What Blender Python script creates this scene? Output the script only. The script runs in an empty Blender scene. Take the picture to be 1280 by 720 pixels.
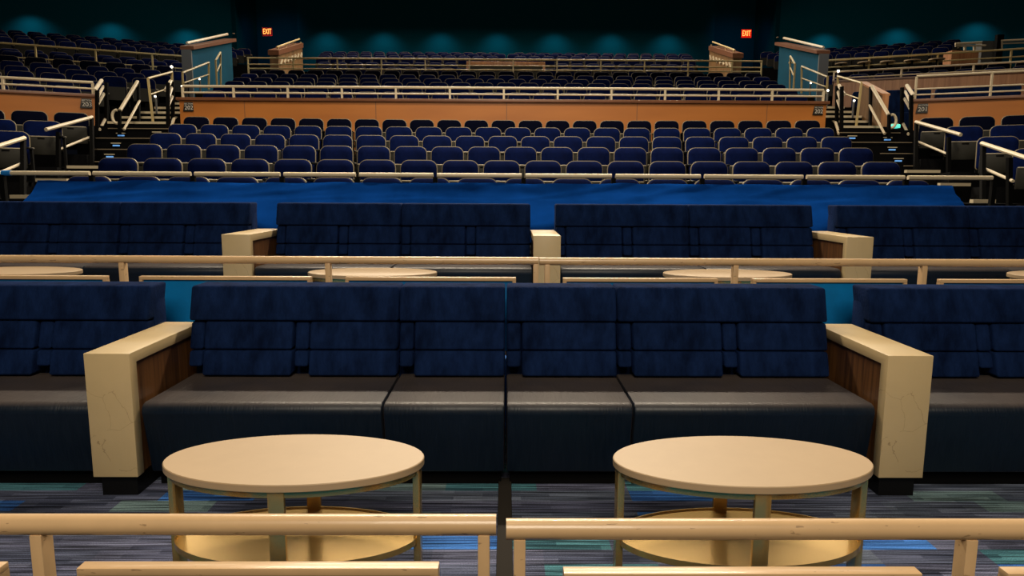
import bpy, bmesh, math, random
from mathutils import Vector, Matrix, noise
random.seed(7)
SC = bpy.context.scene
COL = SC.collection
R = math.radians

# ------------------------------------------------------------------ camera
F = 870.0
cam_d = bpy.data.cameras.new('camera'); cam = bpy.data.objects.new('camera', cam_d); COL.objects.link(cam)
cam_d.sensor_width = 36; cam_d.lens = 36 * F / 1280
cam_d.clip_start = 0.05; cam_d.clip_end = 200
cam.location = (0, 0, 1.5)
CAMR = (Matrix.Rotation(-R(.53), 3, 'Z') @ Matrix.Rotation(R(90 - 8.1), 3, 'X') @ Matrix.Rotation(R(.28), 3, 'Z'))
cam.rotation_euler = CAMR.to_euler()
SC.camera = cam
def P(px, py, Y):
    d = CAMR @ Vector(((px - 640) / F, (360 - py) / F, -1))
    return Vector((0, 0, 1.5)) + d * (Y / d.y)

# ------------------------------------------------------------------ materials
def TR(Y, z):
    D = 1.5 - z
    return 1.0101 * Y - .1409 * D, 1.5 - .99 * D
def new_mat(name):
    m = bpy.data.materials.new(name); m.use_nodes = True
    nt = m.node_tree; return m, nt, nt.nodes['Principled BSDF']
def L(nt, a, b): nt.links.new(a, b)
def mat(name, c, rough=.5, metal=0, spec=.5, var=0, vs=6, bump=0, bs=60, stretch=(1,1,1), sheen=0, sheenc=(1,1,1), c2=None, emit=None, es=0, coat=0):
    m, nt, b = new_mat(name)
    b.inputs['Base Color'].default_value = (*c, 1); b.inputs['Roughness'].default_value = rough
    b.inputs['Metallic'].default_value = metal; b.inputs['Specular IOR Level'].default_value = spec
    b.inputs['Sheen Weight'].default_value = sheen; b.inputs['Sheen Tint'].default_value = (*sheenc, 1)
    b.inputs['Sheen Roughness'].default_value = .4
    b.inputs['Coat Weight'].default_value = coat
    if emit: b.inputs['Emission Color'].default_value = (*emit, 1); b.inputs['Emission Strength'].default_value = es
    N = nt.nodes
    if var or bump:
        tc = N.new('ShaderNodeTexCoord'); mp = N.new('ShaderNodeMapping'); mp.inputs['Scale'].default_value = stretch
        L(nt, tc.outputs['Object'], mp.inputs['Vector'])
    if var:
        n = N.new('ShaderNodeTexNoise'); n.inputs['Scale'].default_value = vs; n.inputs['Detail'].default_value = 5; n.inputs['Roughness'].default_value = .65
        L(nt, mp.outputs[0], n.inputs['Vector'])
        cr = N.new('ShaderNodeValToRGB')
        c2 = c2 or tuple(x * (1 - var) for x in c)
        cr.color_ramp.elements[0].position = .32; cr.color_ramp.elements[1].position = .68
        cr.color_ramp.elements[0].color = (*c2, 1); cr.color_ramp.elements[1].color = (*[min(1, x * (1 + var * .5)) for x in c], 1)
        L(nt, n.outputs['Fac'], cr.inputs[0]); L(nt, cr.outputs[0], b.inputs['Base Color'])
    if bump:
        n2 = N.new('ShaderNodeTexNoise'); n2.inputs['Scale'].default_value = bs; n2.inputs['Detail'].default_value = 4
        L(nt, mp.outputs[0], n2.inputs['Vector'])
        bp = N.new('ShaderNodeBump'); bp.inputs['Strength'].default_value = bump; bp.inputs['Distance'].default_value = .01
        L(nt, n2.outputs['Fac'], bp.inputs['Height']); L(nt, bp.outputs[0], b.inputs['Normal'])
    return m
M = {}
M['velvet'] = mat('velvet', (.0050, .0140, .053), .9, spec=.03, var=.7, vs=8, c2=(.0025, .0065, .025), bump=.35, bs=90, stretch=(1.6, 1, .6), sheen=.05, sheenc=(.1, .25, 1))
M['velvet_seat'] = mat('velvet_seat', (.0013, .0052, .040), .9, spec=.05, var=.4, vs=7, sheen=.02, sheenc=(.1, .25, 1))
M['seat_dark'] = mat('seat_dark', (.0015, .0022, .009), .9, spec=.03)
M['seat_rim'] = mat('seat_rim', (.19, .15, .085), .5)
M['seat_plastic'] = mat('seat_plastic', (.020, .019, .015), .55, spec=.2)
M['armrest'] = mat('armrest', (.32, .27, .19), .45)
M['black'] = mat('black', (.002, .002, .002), .7, spec=.08)
M['black_gloss'] = mat('black_gloss', (.004, .004, .004), .45, spec=.2)
M['stone'] = mat('stone', (.54, .405, .215), .42, var=.06, vs=3, bump=.02, bs=4)
M['tan_metal'] = mat('tan_metal', (.60, .40, .215), .33, var=.08, vs=4, spec=.6, coat=.15)
M['pale_rail'] = mat('pale_rail', (.62, .52, .36), .4)
M['yellow_rail'] = mat('yellow_rail', (.50, .38, .17), .4)
M['table'] = mat('table_top', (.41, .285, .162), .5, var=.04, vs=5)
M['brass'] = mat('brass', (.52, .34, .115), .24, metal=.75, bump=.02, bs=8)
M['teal_panel'] = mat('teal_panel', (.0, .16, .45), .4, var=.25, vs=2.5)
M['teal_wall'] = mat('teal_wall', (.001, .065, .115), .8, spec=.1, var=.2, vs=1.2)
M['back_wall'] = mat('back_wall', (.0012, .050, .075), .95, spec=.0)
M['tarp'] = mat('tarp', (.0025, .035, .185), .8, var=.45, vs=1.0, spec=0)
M['blue_tape'] = mat('blue_tape', (.01, .18, .55), .5)
M['cap_wood'] = mat('cap_wood', (.19, .075, .035), .4, var=.3, vs=5, stretch=(.4, 6, 6))
M['grey_panel'] = mat('grey_panel', (.11, .11, .105), .6)
M['aisle'] = mat('aisle', (.0025, .0025, .003), .8, spec=.06)
M['nosing'] = mat('nosing', (.55, .46, .31), .5)
M['step_line'] = mat('step_line', (.22, .17, .11), .5)
M['strip'] = mat('strip', (.028, .024, .020), .85, spec=.1)
M['lamp'] = mat('lamp', (1, .95, .85), emit=(1, .9, .72), es=5)
M['steplight'] = mat('steplight', (.2, .5, 1), emit=(.15, .42, 1), es=.45)
M['green_glow'] = mat('green_glow', (.2, .8, .7), emit=(.1, .75, .6), es=.9)
M['exit_red'] = mat('exit_red', (.5, .0, .0), emit=(1, .02, .005), es=.9)
M['exit_letter'] = mat('exit_letter', (1, .5, .1), emit=(1, .30, .06), es=2.6)
M['sign_black'] = mat('sign_black', (.01, .008, .006), .5)
M['sign_white'] = mat('sign_white', (.6, .55, .48), .6)
M['glass_grey'] = mat('glass_grey', (.18, .24, .28), .25)

def overlay(m, scale, thr, col, crack=False, stretch=(1, 1, 1), width=.004):
    nt = m.node_tree; N = nt.nodes; b = N['Principled BSDF']; src = b.inputs['Base Color'].links[0].from_socket
    tc = N.new('ShaderNodeTexCoord'); mp = N.new('ShaderNodeMapping'); mp.inputs['Scale'].default_value = stretch; L(nt, tc.outputs['Object'], mp.inputs[0])
    mk = N.new('ShaderNodeTexNoise'); mk.inputs['Scale'].default_value = scale; mk.inputs['Detail'].default_value = 3; L(nt, mp.outputs[0], mk.inputs['Vector'])
    g = N.new('ShaderNodeMath'); g.operation = 'GREATER_THAN'; g.inputs[1].default_value = thr; L(nt, mk.outputs['Fac'], g.inputs[0]); fac = g.outputs[0]
    if crack:
        n = N.new('ShaderNodeTexNoise'); n.inputs['Scale'].default_value = 7; n.inputs['Detail'].default_value = 5; L(nt, mp.outputs[0], n.inputs['Vector'])
        ad = N.new('ShaderNodeMixRGB'); ad.blend_type = 'ADD'; ad.inputs[0].default_value = .12; L(nt, mp.outputs[0], ad.inputs[1]); L(nt, n.outputs['Color'], ad.inputs[2])
        v = N.new('ShaderNodeTexVoronoi'); v.feature = 'DISTANCE_TO_EDGE'; v.inputs['Scale'].default_value = 4.5; L(nt, ad.outputs[0], v.inputs['Vector'])
        lt = N.new('ShaderNodeMath'); lt.operation = 'LESS_THAN'; lt.inputs[1].default_value = width; L(nt, v.outputs[0], lt.inputs[0])
        mu = N.new('ShaderNodeMath'); mu.operation = 'MULTIPLY'; L(nt, lt.outputs[0], mu.inputs[0]); L(nt, fac, mu.inputs[1]); fac = mu.outputs[0]
    mul = N.new('ShaderNodeMath'); mul.operation = 'MULTIPLY'; mul.inputs[1].default_value = .55; L(nt, fac, mul.inputs[0])
    mx = N.new('ShaderNodeMixRGB'); mx.inputs[2].default_value = (*col, 1); L(nt, mul.outputs[0], mx.inputs[0]); L(nt, src, mx.inputs[1]); L(nt, mx.outputs[0], b.inputs['Base Color'])
overlay(M['stone'], 2.2, .47, (.2, .12, .05), True, width=.0035)
overlay(M['tan_metal'], 34, .69, (.16, .09, .04), stretch=(.5, 2, 2))
overlay(M['table'], 40, .76, (.2, .12, .06))
# orange laminate parapet with vertical joints
def parapet_mat():
    m, nt, b = new_mat('orange_laminate'); N = nt.nodes
    tc = N.new('ShaderNodeTexCoord'); n = N.new('ShaderNodeTexNoise'); n.inputs['Scale'].default_value = 1.1; n.inputs['Detail'].default_value = 3
    mp = N.new('ShaderNodeMapping'); mp.inputs['Scale'].default_value = (.5, 1, 3)
    L(nt, tc.outputs['Object'], mp.inputs[0]); L(nt, mp.outputs[0], n.inputs['Vector'])
    cr = N.new('ShaderNodeValToRGB'); cr.color_ramp.elements[0].position = .3; cr.color_ramp.elements[1].position = .7
    cr.color_ramp.elements[0].color = (.41, .135, .022, 1); cr.color_ramp.elements[1].color = (.49, .168, .028, 1)
    L(nt, n.outputs['Fac'], cr.inputs[0])
    sx = N.new('ShaderNodeSeparateXYZ'); L(nt, tc.outputs['Object'], sx.inputs[0])
    a = N.new('ShaderNodeMath'); a.operation = 'MULTIPLY'; a.inputs[1].default_value = .38; L(nt, sx.outputs[0], a.inputs[0])
    f = N.new('ShaderNodeMath'); f.operation = 'FRACT'; L(nt, a.outputs[0], f.inputs[0])
    g = N.new('ShaderNodeMath'); g.operation = 'LESS_THAN'; g.inputs[1].default_value = .006; L(nt, f.outputs[0], g.inputs[0])
    mx = N.new('ShaderNodeMixRGB'); mx.inputs[2].default_value = (.22, .09, .03, 1)
    L(nt, g.outputs[0], mx.inputs[0]); L(nt, cr.outputs[0], mx.inputs[1]); L(nt, mx.outputs[0], b.inputs['Base Color'])
    b.inputs['Roughness'].default_value = .5
    return m
M['orange'] = parapet_mat()
def wood_mat(name, c1, c2, sc=14, st=(1, 1, .08), rough=.45):
    m, nt, b = new_mat(name); N = nt.nodes
    tc = N.new('ShaderNodeTexCoord'); mp = N.new('ShaderNodeMapping'); mp.inputs['Scale'].default_value = st
    L(nt, tc.outputs['Object'], mp.inputs[0])
    n = N.new('ShaderNodeTexNoise'); n.inputs['Scale'].default_value = sc; n.inputs['Detail'].default_value = 6; n.inputs['Distortion'].default_value = .6
    L(nt, mp.outputs[0], n.inputs['Vector'])
    cr = N.new('ShaderNodeValToRGB'); cr.color_ramp.elements[0].position = .38; cr.color_ramp.elements[1].position = .62
    cr.color_ramp.elements[0].color = (*c1, 1); cr.color_ramp.elements[1].color = (*c2, 1)
    L(nt, n.outputs['Fac'], cr.inputs[0]); L(nt, cr.outputs[0], b.inputs['Base Color']); b.inputs['Roughness'].default_value = rough
    return m
M['walnut'] = wood_mat('walnut', (.07, .028, .008), (.15, .062, .018), 16, (1, 3, .12))
M['panel_wood'] = wood_mat('panel_wood', (.40, .17, .075), (.56, .27, .125), 7, (1.6, 1.6, .1))
M['warm_wood'] = wood_mat('warm_wood', (.16, .085, .035), (.26, .14, .055), 6, (1, 1, .2))
# vinyl of the seats
def vinyl():
    m, nt, b = new_mat('vinyl'); N = nt.nodes
    b.inputs['Specular IOR Level'].default_value = .38; b.inputs['Sheen Weight'].default_value = .02; b.inputs['Sheen Roughness'].default_value = .35; b.inputs['Sheen Tint'].default_value = (1, .72, .55, 1)
    tc = N.new('ShaderNodeTexCoord')
    mp = N.new('ShaderNodeMapping'); mp.inputs['Scale'].default_value = (55, 7, 7); L(nt, tc.outputs['Object'], mp.inputs[0])
    n = N.new('ShaderNodeTexNoise'); n.inputs['Scale'].default_value = 1.6; n.inputs['Detail'].default_value = 5; L(nt, mp.outputs[0], n.inputs['Vector'])
    cr = N.new('ShaderNodeValToRGB'); cr.color_ramp.elements[0].color = (.0015, .006, .014, 1); cr.color_ramp.elements[1].color = (.004, .011, .024, 1)
    L(nt, n.outputs['Fac'], cr.inputs[0])
    # brown wear, plus the top's lit sheen painted in by upward normal
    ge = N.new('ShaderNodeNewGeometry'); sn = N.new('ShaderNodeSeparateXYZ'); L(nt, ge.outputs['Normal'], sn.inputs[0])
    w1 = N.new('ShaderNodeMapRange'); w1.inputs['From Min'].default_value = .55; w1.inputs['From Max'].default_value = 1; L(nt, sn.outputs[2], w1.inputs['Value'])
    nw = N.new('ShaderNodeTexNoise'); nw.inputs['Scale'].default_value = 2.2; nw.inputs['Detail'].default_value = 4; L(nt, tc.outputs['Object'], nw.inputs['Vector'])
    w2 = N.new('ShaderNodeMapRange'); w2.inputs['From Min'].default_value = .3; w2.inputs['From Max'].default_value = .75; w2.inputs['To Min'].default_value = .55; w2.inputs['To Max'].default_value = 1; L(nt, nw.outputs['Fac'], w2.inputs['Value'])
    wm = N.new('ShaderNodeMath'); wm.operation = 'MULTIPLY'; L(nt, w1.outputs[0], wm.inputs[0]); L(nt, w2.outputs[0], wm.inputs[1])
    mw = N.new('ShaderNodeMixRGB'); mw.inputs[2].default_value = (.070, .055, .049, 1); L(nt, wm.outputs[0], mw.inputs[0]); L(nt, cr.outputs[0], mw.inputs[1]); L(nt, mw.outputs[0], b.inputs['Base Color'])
    r = N.new('ShaderNodeMapRange'); r.inputs['To Min'].default_value = .30; r.inputs['To Max'].default_value = .58
    L(nt, n.outputs['Fac'], r.inputs['Value']); L(nt, r.outputs[0], b.inputs['Roughness'])
    bp = N.new('ShaderNodeBump'); bp.inputs['Strength'].default_value = .4; bp.inputs['Distance'].default_value = .004
    L(nt, n.outputs['Fac'], bp.inputs['Height']); L(nt, bp.outputs[0], b.inputs['Normal'])
    return m
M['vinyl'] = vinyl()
# carpet: plank tiles of random colour, fine cross stripes, speckle
def carpet():
    m, nt, b = new_mat('carpet'); N = nt.nodes; b.inputs['Roughness'].default_value = .95; b.inputs['Specular IOR Level'].default_value = .1
    tc = N.new('ShaderNodeTexCoord')
    def mapped(s, loc=(0, 0, 0)):
        mp = N.new('ShaderNodeMapping'); mp.inputs['Scale'].default_value = s; mp.inputs['Location'].default_value = loc
        L(nt, tc.outputs['Object'], mp.inputs[0]); return mp.outputs[0]
    bt = N.new('ShaderNodeTexBrick'); bt.inputs['Scale'].default_value = 1; bt.inputs['Brick Width'].default_value = .46; bt.inputs['Row Height'].default_value = .115
    bt.inputs['Mortar Size'].default_value = 0; bt.inputs['Color1'].default_value = (0, 0, 0, 1); bt.inputs['Color2'].default_value = (1, 1, 1, 1)
    bt.offset = .37; bt.offset_frequency = 3
    L(nt, mapped((1, 1, 1), (.3, .02, 0)), bt.inputs['Vector'])
    cr = N.new('ShaderNodeValToRGB'); cr.color_ramp.interpolation = 'CONSTANT'
    cols = [(0, (0.0340, 0.0408, 0.0650)), (.22, (0.0442, 0.0551, 0.0775)), (.42, (0.0187, 0.0632, 0.1875)), (.52, (0.0425, 0.0479, 0.0750)), (.68, (0.0272, 0.0796, 0.0975)), (.78, (0.0391, 0.0469, 0.0700)), (.90, (0.0638, 0.1000, 0.1063))]
    e = cr.color_ramp.elements
    e[0].color = (*cols[0][1], 1); e[1].position = cols[1][0]; e[1].color = (*cols[1][1], 1)
    for p, c in cols[2:]:
        q = e.new(p); q.color = (*c, 1)
    bt2 = N.new('ShaderNodeTexBrick'); bt2.inputs['Scale'].default_value = 1; bt2.inputs['Brick Width'].default_value = .33; bt2.inputs['Row Height'].default_value = .034
    bt2.inputs['Mortar Size'].default_value = 0; bt2.inputs['Color1'].default_value = (0, 0, 0, 1); bt2.inputs['Color2'].default_value = (1, 1, 1, 1); bt2.offset = .43; bt2.offset_frequency = 2
    L(nt, mapped((1, 1, 1), (.11, .05, 0)), bt2.inputs['Vector'])
    L(nt, bt.outputs['Color'], cr.inputs[0])
    cr2 = N.new('ShaderNodeValToRGB'); cr2.color_ramp.elements[0].color = (.45, .45, .5, 1); cr2.color_ramp.elements[1].color = (1.25, 1.2, 1.2, 1); L(nt, bt2.outputs['Color'], cr2.inputs[0])
    mm = N.new('ShaderNodeMixRGB'); mm.blend_type = 'MULTIPLY'; mm.inputs[0].default_value = 1; L(nt, cr.outputs[0], mm.inputs[1]); L(nt, cr2.outputs[0], mm.inputs[2])
    n1 = N.new('ShaderNodeTexNoise'); n1.inputs['Scale'].default_value = 1; n1.inputs['Detail'].default_value = 3; L(nt, mapped((2, 95, 1)), n1.inputs['Vector'])
    r1 = N.new('ShaderNodeMapRange'); r1.inputs['From Min'].default_value = .38; r1.inputs['From Max'].default_value = .62; r1.inputs['To Min'].default_value = .22; r1.inputs['To Max'].default_value = 1.6
    L(nt, n1.outputs['Fac'], r1.inputs['Value'])
    n2 = N.new('ShaderNodeTexNoise'); n2.inputs['Scale'].default_value = 330; n2.inputs['Detail'].default_value = 2; L(nt, mapped((1, 1, 1)), n2.inputs['Vector'])
    r2 = N.new('ShaderNodeMapRange'); r2.inputs['From Min'].default_value = .35; r2.inputs['From Max'].default_value = .7; r2.inputs['To Min'].default_value = .8; r2.inputs['To Max'].default_value = 4.4
    L(nt, n2.outputs['Fac'], r2.inputs['Value'])
    mu = N.new('ShaderNodeMath'); mu.operation = 'MULTIPLY'; L(nt, r1.outputs[0], mu.inputs[0]); L(nt, r2.outputs[0], mu.inputs[1])
    vm = N.new('ShaderNodeVectorMath'); vm.operation = 'SCALE'; L(nt, mm.outputs[0], vm.inputs[0]); L(nt, mu.outputs[0], vm.inputs['Scale'])
    L(nt, vm.outputs[0], b.inputs['Base Color'])
    return m
M['carpet'] = carpet()

def area(name, loc, tgt, size, power, col, sy=None):
    l = bpy.data.lights.new(name, 'AREA'); l.energy = power; l.color = col; l.size = size
    if sy: l.shape = 'RECTANGLE'; l.size_y = sy
    o = bpy.data.objects.new(name, l); COL.objects.link(o); o.location = loc
    o.rotation_euler = (Vector(tgt) - Vector(loc)).to_track_quat('-Z', 'Y').to_euler(); return o
def spot(name, loc, tgt, power, col, ang, blend=1, r=.1):
    l = bpy.data.lights.new(name, 'SPOT'); l.energy = power; l.color = col; l.spot_size = R(ang); l.spot_blend = blend; l.shadow_soft_size = r
    o = bpy.data.objects.new(name, l); COL.objects.link(o); o.location = loc
    o.rotation_euler = (Vector(tgt) - Vector(loc)).to_track_quat('-Z', 'Y').to_euler(); return o
# ------------------------------------------------------------------ mesh helpers
class MB:
    def __init__(s): s.bm = bmesh.new(); s.mats = []
    def mi(s, m):
        if m not in s.mats: s.mats.append(m)
        return s.mats.index(m)
    def _fin(s, faces, m, smooth=False):
        i = s.mi(m)
        for f in faces: f.material_index = i; f.smooth = smooth
    def box(s, x0, x1, y0, y1, z0, z1, m, bev=0, seg=2, mtx=None, smooth=None):
        t = bmesh.new(); bmesh.ops.create_cube(t, size=1)
        bmesh.ops.scale(t, vec=(x1 - x0, y1 - y0, z1 - z0), verts=t.verts)
        bmesh.ops.translate(t, vec=((x0 + x1) / 2, (y0 + y1) / 2, (z0 + z1) / 2), verts=t.verts)
        if bev: bmesh.ops.bevel(t, geom=t.edges[:], offset=bev, segments=seg, profile=.5, affect='EDGES')
        s.merge(t, m, mtx, (bev > .01) if smooth is None else smooth)
    def merge(s, t, m, mtx=None, smooth=False):
        if mtx is not None: bmesh.ops.transform(t, matrix=mtx, verts=t.verts)
        vm = {v: s.bm.verts.new(v.co) for v in t.verts}; i = s.mi(m)
        for f in t.faces:
            try: nf = s.bm.faces.new([vm[v] for v in f.verts]); nf.material_index = i; nf.smooth = smooth
            except ValueError: pass
        t.free()
    def prism(s, poly, axis, a, b, m, bev=0, seg=2, smooth=False, mtx=None):
        """poly of 2-D points; axis 'x': poly=(y,z); 'y': (x,z); 'z': (x,y)"""
        t = bmesh.new()
        def mk(p, h): return {'x': (h, p[0], p[1]), 'y': (p[0], h, p[1]), 'z': (p[0], p[1], h)}[axis]
        A = [t.verts.new(mk(p, a)) for p in poly]; B = [t.verts.new(mk(p, b)) for p in poly]; n = len(poly)
        t.faces.new(A); t.faces.new(B[::-1])
        for i in range(n): t.faces.new([A[i], B[i], B[(i + 1) % n], A[(i + 1) % n]])
        bmesh.ops.recalc_face_normals(t, faces=t.faces)
        if bev: bmesh.ops.bevel(t, geom=t.edges[:], offset=bev, segments=seg, profile=.5, affect='EDGES')
        s.merge(t, m, mtx, smooth)
    def tube(s, p, q, r, m, n=12, cap=True):
        p = Vector(p); q = Vector(q); d = (q - p); 
        if d.length < 1e-5: return
        z = d.normalized(); u = z.orthogonal().normalized(); v = z.cross(u)
        A = [s.bm.verts.new(p + r * (math.cos(2 * math.pi * i / n) * u + math.sin(2 * math.pi * i / n) * v)) for i in range(n)]
        B = [s.bm.verts.new(w.co + d) for w in A]; k = s.mi(m)
        for i in range(n):
            f = s.bm.faces.new([A[i], A[(i + 1) % n], B[(i + 1) % n], B[i]]); f.smooth = True; f.material_index = k
        if cap:
            f = s.bm.faces.new(A[::-1]); f.material_index = k; f = s.bm.faces.new(B); f.material_index = k
    def bar(s, p, q, w, h, m, side=None):
        """rectangular bar from p to q; w across `side`, h along the other"""
        p = Vector(p); q = Vector(q); d = (q - p).normalized()
        a = Vector(side) if side else (Vector((1, 0, 0)) if abs(d.x) < .9 else Vector((0, 1, 0)))
        a = (a - a.dot(d) * d).normalized(); b = d.cross(a); k = s.mi(m)
        V = [[s.bm.verts.new(c + a * sx * w / 2 + b * sy * h / 2) for sx, sy in ((-1, -1), (1, -1), (1, 1), (-1, 1))] for c in (p, q)]
        fs = [V[0][::-1], V[1]] + [[V[0][i], V[0][(i + 1) % 4], V[1][(i + 1) % 4], V[1][i]] for i in range(4)]
        for f in fs: g = s.bm.faces.new(f); g.material_index = k
    def loops(s, loops, m, close_a=True, close_b=True, smooth=True, mtx=None):
        t = bmesh.new(); LL = [[t.verts.new(c) for c in l] for l in loops]; n = len(LL[0])
        for A, B in zip(LL, LL[1:]):
            for i in range(n): t.faces.new([A[i], A[(i + 1) % n], B[(i + 1) % n], B[i]])
        if close_a: t.faces.new(LL[0][::-1])
        if close_b: t.faces.new(LL[-1])
        bmesh.ops.recalc_face_normals(t, faces=t.faces)
        s.merge(t, m, mtx, smooth)
    def build(s, name, parent=None, off=None):
        me = bpy.data.meshes.new(name)
        if off is not None: bmesh.ops.translate(s.bm, vec=-Vector(off), verts=s.bm.verts)
        s.bm.to_mesh(me); s.bm.free()
        for m in s.mats: me.materials.append(M[m])
        try: me.set_sharp_from_angle(angle=R(40))
        except Exception: pass
        o = bpy.data.objects.new(name, me); COL.objects.link(o)
        if parent: o.parent = parent
        elif off is not None: o.location = off
        return o
def tag(o, label, cat, group=None, kind=None):
    if label: o['label'] = label
    if cat: o['category'] = cat
    if group: o['group'] = group
    if kind: o['kind'] = kind
    return o
def empty(name, loc, label, cat, group=None, rz=0):
    o = bpy.data.objects.new(name, None); COL.objects.link(o); o.location = loc; o.rotation_euler.z = rz; o.empty_display_size = .1
    return tag(o, label, cat, group)
def struct(mb, name, label=None):
    o = mb.build(name); o['kind'] = 'structure'; o['category'] = 'building'
    o['label'] = label or name.replace('_', ' '); return o
ORD = ['', 'first', 'second', 'third', 'fourth', 'fifth', 'sixth', 'seventh', 'eighth', 'ninth', 'tenth', 'eleventh', 'twelfth', 'thirteenth', 'fourteenth', 'fifteenth', 'sixteenth', 'seventeenth', 'eighteenth', 'nineteenth', 'twentieth'] + ['twenty-' + w for w in ('first', 'second', 'third', 'fourth', 'fifth', 'sixth', 'seventh', 'eighth', 'ninth')] + ['thirtieth']

TF = .42   # floor of the second sofa tier
# ------------------------------------------------------------------ floors of the sofa tiers
b = MB(); b.box(-6, 6, 1.76, 4.30, -.5, 0, 'carpet'); struct(b, 'floor', 'striped blue grey carpet floor of the front sofa tier')
b = MB(); b.box(-7, 7, 4.30, 6.75, -.5, TF, 'carpet'); struct(b, 'floor', 'raised carpet floor of the second sofa tier')
b = MB(); b.box(-.033, .033, 1.85, 3.45, 0.001, .012, 'strip', bev=.003); struct(b, 'trim_1', 'dark metal strip across the carpet between the two tables')

# ------------------------------------------------------------------ sofas
def sofa(x0, x1, seats, yf, zf, label, group):
    """front edge of seat at yf; pads stand left of each back cushion"""
    cx = (x0 + x1) / 2; W = x1 - x0; h = W / 2
    t = empty('sofa', (cx, yf, zf), label, 'sofa', group)
    g = .004
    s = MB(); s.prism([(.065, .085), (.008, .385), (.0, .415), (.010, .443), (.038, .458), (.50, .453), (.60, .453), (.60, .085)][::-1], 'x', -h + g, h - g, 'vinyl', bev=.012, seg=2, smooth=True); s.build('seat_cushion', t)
    s = MB(); s.box(-h + .02, h - .02, .12, .62, 0.001, .085, 'black'); s.build('base', t)
    # back frame leaning slightly
    s = MB(); s.prism([(.62, 0.001), (.645, .80), (.70, .86), (.78, .86), (.78, 0.001)], 'x', -h + .001, h - .001, 'velvet', bev=.004); s.build('back_frame', t)
    n = seats; w = W / n
    def leaned(z): return .50 + (z - .43) * .30
    def cushion(xa, xb, za, zb, th, bulge=.0):
        s = MB(); t2 = bmesh.new(); bmesh.ops.create_cube(t2, size=1)
        bmesh.ops.scale(t2, vec=(xb - xa, th, zb - za), verts=t2.verts)
        bmesh.ops.bevel(t2, geom=t2.edges[:], offset=min(.015, th * .3), segments=3, profile=.5, affect='EDGES')
        for v in t2.verts:
            zz = (za + zb) / 2 + v.co.z
            v.co = Vector(((xa + xb) / 2 + v.co.x, leaned(zz) + th / 2 + v.co.y - bulge, zz))
        s.merge(t2, 'velvet', None, True); return s
    cushion(-h + .002, h - .002, .760, .95, .19, .03).build('headrest', t)
    for k in range(n):
        a = -h + k * w
        pw = .086
        cushion(a + .006, a + pw - .004, .600, .752, .13, .004).build('bolster', t)
        cushion(a + .006, a + pw - .004, .508, .594, .13, .004).build('bolster', t)
        cushion(a + pw + .004, a + w - .006, .603, .755, .15, .018).build('back_cushion', t)
        cushion(a + pw + .004, a + w - .006, .463, .598, .15, .018).build('back_cushion', t)
    return t
G1 = 'blue velvet sofas of the front tier'; G2 = 'blue velvet sofas of the second tier'
YF = 3.28
sofa(-3.25, -2.0, 2, YF, 0, 'blue velvet two-seat sofa beside the left stone arm, cut off by the photo edge', G1)
sofa(-1.777, -.60, 2, YF, 0, 'two-seat sofa with black vinyl seat just right of the left stone arm', G1)
sofa(-.60, 0.0, 1, YF, 0, 'narrow one-seat sofa left of the seam, behind the left oval table', G1)
sofa(.004, .63, 1, YF, 0, 'narrow one-seat sofa just right of the centre seam', G1)
sofa(.63, 1.825, 2, YF, 0, 'two-seat sofa with worn vinyl seat ending at the right stone arm', G1)
sofa(2.06, 3.29, 2, YF, 0, 'blue velvet two-seat sofa outside the right stone arm', G1)
Y2 = 5.51
for x0, x1, lab in ((-4.58, -3.36, 'far left sofa of the second tier, at the left photo edge'),
                    (-3.36, -2.23, 'second tier sofa with lighter blue velvet left of the left arm'),
                    (-2.003, -.915, 'second tier sofa right of the left arm, behind the oval table'),
                    (-.915, .216, 'second tier sofa ending at the middle arm, on its left'),
                    (.435, 1.605, 'second tier sofa starting at the middle arm, on its right'),
                    (1.605, 2.693, 'second tier sofa ending at the right arm, on its left'),
                    (2.908, 4.07, 'second tier sofa just right of the right arm'),
                    (4.07, 5.25, 'far right sofa of the second tier, at the right photo edge')):
    sofa(x0, x1, 2, Y2, TF, lab, G2)
def stone_arm(x0, x1, yf, zf, ztop, label, group, yl=.80):
    cx = (x0 + x1) / 2; h = (x1 - x0) / 2
    t = empty('stone_divider', (cx, yf, zf), label, 'divider', group)
    s = MB(); zt = ztop - zf
    s.prism([(0, .105), (0, zt), (yl, zt), (yl, zt - .054), (.062, zt - .054), (.062, .105)], 'x', -h, h, 'stone', bev=.003, seg=2); s.build('stone_shell', t)
    s = MB(); s.box(-h + .012, h - .012, .062, yl - .01, .105, zt - .054, 'walnut'); s.build('wood_panel', t)
    s = MB(); s.box(-h + .022, h - .022, .03, yl - .05, 0.001, .105, 'black_gloss'); s.build('base', t)
    return t
GA = 'stone dividers between the sofas'
stone_arm(-1.998, -1.782, 3.233, 0, .719, 'cream stone divider with walnut side, left of the left oval table', GA)
stone_arm(1.832, 2.05, 3.233, 0, .719, 'cream stone divider with walnut side, right of the right oval table', GA)
stone_arm(-2.227, -2.005, 5.47, TF, 1.137, 'cream stone divider of second tier behind rail, left one', GA)
stone_arm(.218, .433, 5.47, TF, 1.137, 'cream stone divider of second tier at the rail joint', GA)
stone_arm(2.695, 2.906, 5.47, TF, 1.137, 'cream stone divider of second tier behind rail, right one', GA)

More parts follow.
